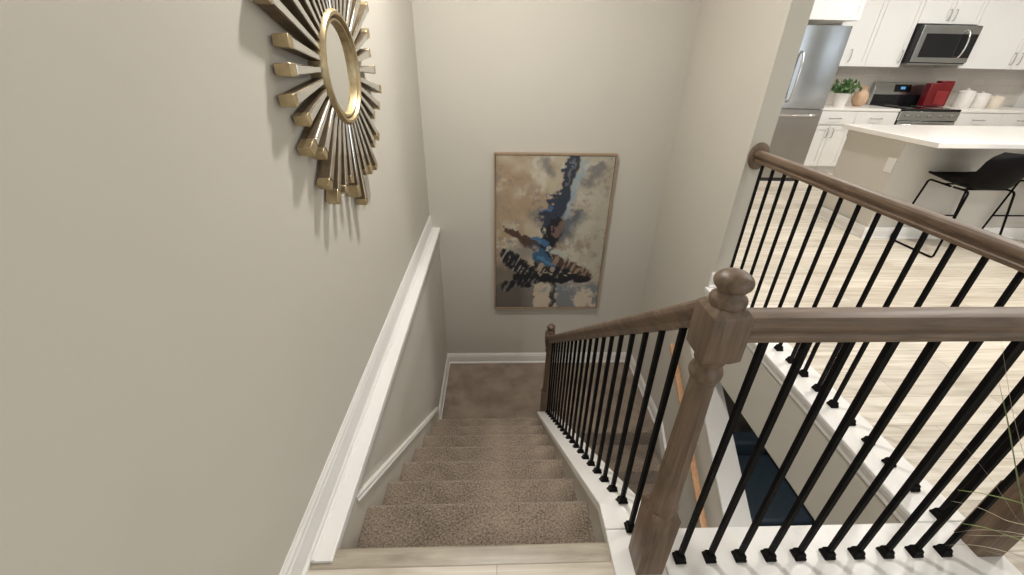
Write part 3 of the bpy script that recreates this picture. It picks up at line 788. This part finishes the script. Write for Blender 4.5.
# microwave
t = thing('microwave', 'over-the-range stainless microwave with curved chrome handle and dark window', 'microwave', (6.0, YB, 1.44))
o0 = Vector(t.location); MY = 6.20; MZ0, MZ1 = 1.44, 1.885; MX0, MX1 = 5.60, 6.41
bm = BM(); box(bm, MX0, MX1, MY + .02, YB - .001, MZ0, MZ1); fr('microwave_body', bm, M['black'], bevel=.003)
bm = BM(); box(bm, MX0 + .015, MX1, MY, MY + .019, MZ0 + .012, MZ1 - .005); fd = fr('door', bm, M['steel'], bevel=.004)
bm = BM(); box(bm, MX0 + .09, MX1 - .20, MY - .004, MY + .002, MZ0 + .07, MZ1 - .10); fr('door_window', bm, M['blackglass'], fd)
bm = BM(); box(bm, MX1 - .195, MX1 - .01, MY - .004, MY + .002, MZ0 + .07, MZ1 - .10); fr('control_panel', bm, M['blackglass'], fd)
bm = BM(); tube(bm, rnd([(MX1 - .19, MY, MZ0 + .06), (MX1 - .185, MY - .05, MZ0 + .09), (MX1 - .17, MY - .06, MZ0 + .22), (MX1 - .185, MY - .05, MZ1 - .08), (MX1 - .19, MY, MZ1 - .05)], 2), .012, 8); fr('door_handle', bm, M['chrome'], fd, smooth=True)
bm = BM(); box(bm, MX0 + .02, MX1 - .02, MY + .01, YB - .05, MZ0 - .018, MZ0 - .001); fr('vent_grille', bm, M['darksteel'])
# red appliance
t = thing('bread_box', 'dark red upright metal box with a raised lid standing behind the stove cooktop', 'box', (6.37, 6.37, CTZ + .008))
def lo(nm, bm, mat, parent=None, **k): return mk(nm, bm, mat, parent or t, **k)
bm = BM(); prism(bm, [(-.18, 0), (.16, 0), (.16, .31), (-.18, .30)], 'Y', -.05, .05); lo('box_body', bm, M['redm'], bevel=.010)
bm = BM(); box(bm, -.04, .16, -.045, .045, .305, .335); lo('lid', bm, M['redm'], bevel=.010)
bm = BM(); box(bm, -.06, .11, -.062, -.051, .03, .20); lo('front_panel', bm, M['redp'], bevel=.012)
# canisters
def canister(x, r, h, mat, lab):
    t = thing('canister', lab, 'canister', (x, 6.36, CTZ + .0005), 'white canisters by the stove')
    bm = BM(); lathe(bm, [(r * .93, 0), (r, .01), (r, h * .8), (r * .97, h * .84)], 32); mk('jar', bm, mat, t, smooth=True, sharp=40)
    bm = BM(); lathe(bm, [(r * .99, h * .845), (r * 1.0, h * .87), (r * .9, h * .93), (r * .5, h * .97), (.018, h * .98), (.022, h * 1.02), (.018, h * 1.05), (.003, h * 1.06)], 32); mk('lid', bm, mat, t, smooth=True, sharp=40)
canister(6.81, .10, .235, M['ceramic'], 'tallest of the three white canisters, next to the red box')
canister(7.05, .10, .200, M['ceramic'], 'middle one of the three white canisters on the counter')
canister(7.28, .095, .165, M['cream'], 'shortest, cream coloured canister farthest right of the three')
# potted herb + vase
t = thing('potted_herb', 'small white pot of bushy green herbs on the counter next to the refrigerator', 'plant', (4.88, 6.25, CTZ + .0005))
bm = BM(); lathe(bm, [(.075, 0), (.10, .16), (.105, .165), (.095, .17), (.09, .15)], 28); mk('plant_pot', bm, M['ceramic'], t, smooth=True, sharp=40)
bm = BM(); lathe(bm, [(.088, .145), (.090, .15), (.02, .155)], 20); mk('soil', bm, M['soil'], t)
bm = BM(); rg = random.Random(3)
for i in range(190):
    a = rg.uniform(0, 2 * PI); e = rg.uniform(.1, 1.5); rr = rg.uniform(.05, .19)
    c = Vector((rr * math.cos(a) * math.cos(e) * 1.2, rr * math.sin(a) * math.cos(e), .17 + rr * math.sin(e) * .95))
    s = rg.uniform(.018, .034); q = Euler((rg.uniform(0, 6), rg.uniform(0, 6), rg.uniform(0, 6))).to_matrix()
    P = [c + q @ Vector(v) * s for v in ((-1, 0, 0), (-.3, .5, .1), (.5, .4, .1), (1.2, 0, -.2), (.5, -.4, .1), (-.3, -.5, .1))]
    bm.faces.new([bm.verts.new(p) for p in P])
for i in range(16):
    a = 2 * PI * i / 16; tube(bm, [(.02 * math.cos(a), .02 * math.sin(a), .15), (.08 * math.cos(a), .08 * math.sin(a), .24 + .05 * (i % 3))], .002, 4)
mk('foliage', bm, M['leaf'], t)
t = thing('vase', 'tan ceramic vase between the herb pot and the stove', 'vase', (5.20, 6.30, CTZ + .0005))
bm = BM(); lathe(bm, [(.05, 0), (.085, .04), (.10, .10), (.085, .165), (.05, .20), (.045, .225), (.06, .255), (.05, .256), (.038, .225)], 32); mk('vase_body', bm, M['tan'], t, smooth=True, sharp=50)

# island
IX0, IX1, IY0, IY1 = 3.43, 7.0, 3.49, 4.13
t = thing('kitchen_island', 'long kitchen island with greige panelled end and white overhanging counter', 'kitchen island', (5.2, 3.8, 0))
o0 = Vector(t.location)
bm = BM(); box(bm, IX0, IX1, IY0, IY1, 0, .868); fr('island_base', bm, M['islandside'])
bm = BM()
sweep(bm, base_prof(.11), (IX0 - .0325, IY0 - .0105, 0), (IX1, IY0 - .0105, 0), (0, -1, 0), (0, 0, 1)); sweep(bm, base_prof(.11), (IX0 - .0105, IY0 + .0, 0), (IX0 - .0105, IY1, 0), (-1, 0, 0), (0, 0, 1))
fr('island_baseboard', bm, M['trim'])
bm = BM(); box(bm, IX0 - .010, IX0 + .09, IY0 - .010, IY0 + .09, .0, .868); fr('corner_board', bm, M['islandside'])
bm = BM(); box(bm, IX0 - .012, IX0 + .0, IY0, IY1, .80, .868); fr('top_rail', bm, M['islandside'])
bm = BM(); box(bm, 3.36, 7.1, 3.15, 4.15, .87, .91); tag(mk('island_countertop', bm, M['quartz'], bevel=.004), 'thick white island countertop overhanging above the black stool', 'countertop')
t = thing('electrical_outlet', 'white outlet plate on the end of the kitchen island near its corner', 'outlet', (IX0 - .0101, 3.535, .66))
bm = BM(); box(bm, -.006, 0, -.04, .04, -.062, .062); mk('outlet_plate', bm, M['trim'], t, bevel=.002)
for z in (-.022, .022):
    bm = BM(); box(bm, -.0085, -.006, -.017, .017, z - .014, z + .014); mk('socket', bm, M['cab'], t)
# island sink faucet
t = thing('faucet', 'chrome kitchen faucet rising from the island at the right picture edge', 'faucet', (5.62, 3.98, .9105))
bm = BM(); lathe(bm, [(.028, 0), (.028, .01), (.016, .02), (.016, .10), (.013, .12)], 20); mk('faucet_base', bm, M['chrome'], t, smooth=True, sharp=40)
bm = BM(); tube(bm, rnd([(0, 0, .1), (0, 0, .36), (0, -.02, .42), (0, -.11, .42), (0, -.14, .36), (0, -.145, .28)], 2), .011, 10); mk('spout', bm, M['chrome'], t, smooth=True)
bm = BM(); tube(bm, [(.012, 0, .07), (.07, 0, .10)], .006, 8); mk('lever', bm, M['chrome'], t, smooth=True)

def fillet(pts, r, n=5):
    pts = [Vector(p) for p in pts]; out = [pts[0]]
    for a, b, c in zip(pts, pts[1:], pts[2:]):
        p = b + (a - b).normalized() * min(r, (a - b).length * .45); q = b + (c - b).normalized() * min(r, (c - b).length * .45)
        for i in range(n + 1):
            f = i / n; out.append(p * (1 - f) ** 2 + b * 2 * f * (1 - f) + q * f * f)
    out.append(pts[-1]); return out
# stool
def stool(x, y, label, group=None):
    t = thing('counter_stool', label, 'stool', (x, y, 0))
    # bucket shell: grid over seat and back
    nu, nv = 14, 18; bm = BM(); G = []
    prof = [(.245, .618), (.21, .606), (.10, .580), (0, .566), (-.09, .566), (-.16, .595), (-.205, .66), (-.24, .75), (-.265, .83), (-.27, .865)]
    def pf(s):
        s *= len(prof) - 1; i = min(int(s), len(prof) - 2); f = s - i
        return prof[i][0] + (prof[i + 1][0] - prof[i][0]) * f, prof[i][1] + (prof[i + 1][1] - prof[i][1]) * f
    for layer in (0, 1):
        g = []
        for j in range(nv + 1):
            s = j / nv; yy, zz = pf(s); row = []
            wid = .225 * (1 - .10 * s) * (1 - .35 * max(0, .12 - s) / .12) * (1 - .4 * max(0, s - .85) / .15)
            for i in range(nu + 1):
                u = i / nu * 2 - 1
                lift = .055 * abs(u) ** 3 * math.sin(PI * min(1, s * 1.4)) * (1 if s < .72 else .2)
                fwd = .09 * abs(u) ** 2.2 * max(0, min(1, (s - .35) / .3))
                off = .016 * layer
                row.append(bm.verts.new((u * wid, yy + fwd + (off * .7 if s > .55 else 0) * -1, zz + lift - (off if s <= .6 else off * .2))))
            g.append(row)
        G.append(g)
    for g in G:
        for j in range(nv):
            for i in range(nu): bm.faces.new((g[j][i], g[j][i + 1], g[j + 1][i + 1], g[j + 1][i]))
    A, B = G
    for j in range(nv):
        for i in (0, nu): bm.faces.new((A[j][i], A[j + 1][i], B[j + 1][i], B[j][i]))
    for i in range(nu):
        for j in (0, nv): bm.faces.new((A[j][i], A[j][i + 1], B[j][i + 1], B[j][i]))
    mk('seat_shell', bm, M['leather'], t, smooth=True, sharp=60)
    for s in (-1, 1):
        bm = BM()
        tube(bm, fillet([(s * .19, .0, .556), (s * .19, .20, .566), (s * .262, .215, .009), (s * .262, -.215, .009), (s * .19, -.15, .556), (s * .19, -.02, .556)], .03), .008, 8)
        mk('leg_frame', bm, M['iron'], t, smooth=True)
    bm = BM(); tube(bm, [(-.232, .210, .235), (.232, .210, .235)], .007, 8); mk('footrest', bm, M['iron'], t, smooth=True)
    bm = BM(); tube(bm, [(-.19, .08, .556), (.19, .08, .556)], .007, 8); tube(bm, [(-.19, -.09, .556), (.19, -.09, .556)], .007, 8); mk('seat_frame', bm, M['iron'], t, smooth=True)
    return t
stool(3.925, 3.24, 'black bucket-seat counter stool on thin sled legs, tucked at the near corner of the island')
stool(4.75, 3.24, 'second black counter stool, at the right picture edge beside the first along the island')

# ------------------------------------------------------------------ lower storey sofa
t = thing('sofa', 'dark navy sofa on the storey below, glimpsed through the gap beside the lower stairs', 'sofa', (3.05, 2.45, BOT))
for (nm, x0, x1, y0, y1, z0, z1, bv) in (('sofa_base', -.55, .55, -1.1, 1.1, .08, .30, .02), ('seat_cushion', -.5, .3, -.88, -.01, .31, .47, .05), ('seat_cushion', -.5, .3, .01, .88, .31, .47, .05),
        ('backrest', .31, .55, -1.1, 1.1, .31, .85, .05), ('armrest', -.55, .30, -1.1, -.9, .31, .62, .04), ('armrest', -.55, .30, .9, 1.1, .31, .62, .04)):
    bm = BM(); box(bm, x0, x1, y0, y1, z0, z1); mk(nm, bm, M['navy'], t, bevel=bv, seg=3)
for a in (-.48, .48):
    for b_ in (-1.0, 1.0):
        bm = BM(); tube(bm, [(a, b_, .0), (a, b_, .085)], .02, 10); mk('leg', bm, M['black'], t, smooth=True)

# ------------------------------------------------------------------ grass plant at lower right
t = thing('potted_grass', 'ornamental grass with long arching green and dry blades over the railing corner', 'plant', (1.98, .42, 0.0005)); t['kind'] = 'thing'
bm = BM(); lathe(bm, [(.11, 0), (.15, .30), (.155, .32), (.14, .32), (.135, .28)], 32); mk('plant_pot', bm, M['pot'], t, smooth=True, sharp=40)
bm = BM(); lathe(bm, [(.13, .27), (.134, .28), (.02, .285)], 24); mk('soil', bm, M['soil'], t)
def blade(bm, pts, w):
    pts = rnd(pts, 3); L = len(pts); prev = None
    for i, p in enumerate(pts):
        d = (pts[min(i + 1, L - 1)] - pts[max(i - 1, 0)]).normalized()
        s = d.cross(Vector((0, 0, 1)));
        s = s.normalized() if s.length > 1e-3 else Vector((1, 0, 0))
        ww = w * (1 - .92 * (i / (L - 1)) ** 1.6)
        n = s.cross(d)
        cur = [bm.verts.new(p + s * ww), bm.verts.new(p - n * ww * .35), bm.verts.new(p - s * ww)]
        if prev: bm.faces.new((prev[0], prev[1], cur[1], cur[0])); bm.faces.new((prev[1], prev[2], cur[2], cur[1]))
        prev = cur
# (tip, mid height) blades aimed over the railing; local coords
o0 = Vector(t.location)
def wb(pts): return [Vector(p) - o0 for p in pts]
green = [[(1.311, 0.56, 0.488), (1.291, 0.58, 0.493), (1.217, 0.6, 0.50), (1.164, 0.62, 0.49)],
 [(1.442, 0.56, 0.325), (1.374, 0.58, 0.336), (1.306, 0.6, 0.356), (1.252, 0.62, 0.345)],
 [(1.292, 0.56, 0.456), (1.108, 0.58, 0.727), (1.017, 0.6, 0.866)],
 [(1.366, 0.56, 0.368), (1.222, 0.58, 0.576), (1.103, 0.6, 0.76), (1.081, 0.62, 0.813)],
 [(1.50, .55, .30), (1.36, .57, .50), (1.28, .60, .66)]]
dry = [[(1.334, 0.56, 0.391), (1.334, 0.58, 0.371), (1.282, 0.6, 0.351), (1.256, 0.62, 0.299)],
 [(1.435, 0.56, 0.271), (1.348, 0.58, 0.291), (1.293, 0.6, 0.28), (1.27, 0.62, 0.238)],
 [(1.282, 0.56, 0.435), (1.224, 0.58, 0.459), (1.2, 0.6, 0.458), (1.172, 0.62, 0.444)],
 [(1.366, 0.56, 0.368), (1.174, 0.58, 0.566), (1.101, 0.6, 0.637), (1.045, 0.62, 0.688)],
 [(1.30, 0.55, 0.50), (1.101, 0.58, 0.752), (0.955, 0.6, 0.972)],
 [(1.47, 0.56, 0.223), (1.421, 0.58, 0.243), (1.36, 0.6, 0.246)],
 [(1.45, 0.52, 0.42), (1.33, 0.54, 0.42), (1.22, 0.58, 0.36)],
 [(1.52, 0.50, 0.24), (1.44, 0.52, 0.20), (1.38, 0.56, 0.12)]]
rg = random.Random(11)
bmg, bmd = BM(), BM()
for L_, bmx, w in ((green, bmg, .0042), (dry, bmd, .0018)):
    for wp in L_:
        b0 = Vector((1.98 + rg.uniform(-.05, .05), .42 + rg.uniform(-.04, .04), .28)); p1 = Vector(wp[0])
        m1 = b0.lerp(p1, .2); m1.z = b0.z + max(.12, (p1.z - b0.z) * .8); m2 = b0.lerp(p1, .6); m2.z = max(p1.z + .03, b0.z + .1)
        blade(bmx, wb([b0, m1, m2] + [Vector(q) for q in wp]), w)
for k in range(70):
    a = rg.uniform(-1.2, 2.6); ln = rg.uniform(.3, .6); h = rg.uniform(.35, .7)
    b0 = Vector((rg.uniform(-.07, .07), rg.uniform(-.07, .07), .28)); dr = Vector((math.cos(a), math.sin(a), 0))
    if dr.x < -.3: continue
    bmx = bmg if k % 3 else bmd
    blade(bmx, [b0, b0 + dr * ln * .2 + Vector((0, 0, h * .8)), b0 + dr * ln * .6 + Vector((0, 0, h)), b0 + dr * ln + Vector((0, 0, h * .6))], .003)
mk('grass_blades', bmg, M['grass'], t); mk('dry_blades', bmd, M['drygrass'], t)

# ------------------------------------------------------------------ lights
def area(name, loc, size, power, col=(1, .96, .905), rot=(0, 0, 0), shape='DISK', size_y=None, spread=None):
    l = bpy.data.lights.new(name, 'AREA'); l.energy = power; l.color = col; l.shape = shape; l.size = size
    if size_y: l.size_y = size_y
    if spread: l.spread = spread
    o = bpy.data.objects.new(name, l); COL.objects.link(o); o.location = loc; o.rotation_euler = rot
    return o
cans = [(.05, -.7, 3.5, .18), (.02, 2.2, 36, .18), (3.3, 2.3, 32, .18), (2.7, 3.6, 14, .18), (4.3, 5.0, 15, .18), (5.8, 5.0, 15, .18), (7.3, 5.0, 13, .18), (4.4, 2.0, 15, .18), (6.4, 2.2, 13, .18), (2.6, -1.6, 10, .18), (5.2, -1.2, 10, .18)]  # assumed ceiling lights, none in view; positions and powers chosen to light the rooms
for x, y, p, s in cans:
    t = thing('recessed_light', 'round recessed ceiling light above the rooms, out of the picture', 'ceiling light', (x, y, CEI - .001), 'recessed ceiling lights')
    bm = BM(); lathe(bm, [(.075, -.012), (.10, -.010), (.105, 0), (.075, 0)], 28); mk('light_trim', bm, M['trim'], t)
    bm = BM(); lathe(bm, [(.001, -.009), (.07, -.009), (.07, -.004), (.001, -.004)], 24); mk('light_lens', bm, M['lamp'], t)
    area('ceiling_lamp', (x, y, CEI - .02), s, p)
area('window_daylight', (1.6, -3.15, 1.45), 2.0, 9, (.86, .93, 1), (R(-90), 0, 0), 'RECTANGLE', 1.8)  # added fill light from behind the viewer, at an assumed window
area('window_daylight', (5.5, -3.15, 1.45), 3.0, 10, (.86, .93, 1), (R(-90), 0, 0), 'RECTANGLE', 1.8)  # second added fill, at the wider assumed window
area('lower_stair_lamp', (1.0, .45, -.52), .2, 12)  # fill light added to brighten the lower risers, no fixture there
area('lower_lamp', (3.0, 2.0, -.6), .3, 14)  # fill light added so the sofa below shows, no fixture there
w = bpy.data.worlds.new('world'); SC.world = w; w.use_nodes = True
w.node_tree.nodes['Background'].inputs[0].default_value = (.75, .8, .9, 1); w.node_tree.nodes['Background'].inputs[1].default_value = .3

# ------------------------------------------------------------------ camera
H, F = 1.426, 412.3
pi_, ya, ro = R(29.28), R(2.47), R(1.14)
def yaw(v): return Vector((v[0] * math.cos(ya) + v[1] * math.sin(ya), -v[0] * math.sin(ya) + v[1] * math.cos(ya), v[2]))
right = yaw((math.cos(ro), math.sin(ro) * math.sin(pi_), math.sin(ro) * math.cos(pi_)))
up = yaw((-math.sin(ro), math.cos(ro) * math.sin(pi_), math.cos(ro) * math.cos(pi_)))
fw = yaw((0, math.cos(pi_), -math.sin(pi_)))
cd = bpy.data.cameras.new('camera'); cam = bpy.data.objects.new('camera', cd); COL.objects.link(cam)
cam.matrix_world = Matrix(((right.x, up.x, -fw.x, 0), (right.y, up.y, -fw.y, 0), (right.z, up.z, -fw.z, H), (0, 0, 0, 1)))
cd.sensor_width = 36; cd.sensor_fit = 'HORIZONTAL'; cd.lens = F / 1024 * 36; cd.clip_start = .03; cd.clip_end = 60
SC.camera = cam
SC.view_settings.view_transform = 'Standard'; SC.view_settings.look = 'None'; SC.view_settings.gamma = 1
SC.view_settings.exposure = .39
SC.cycles.use_denoising = True
SC.cycles.max_bounces = 8; SC.cycles.diffuse_bounces = 5
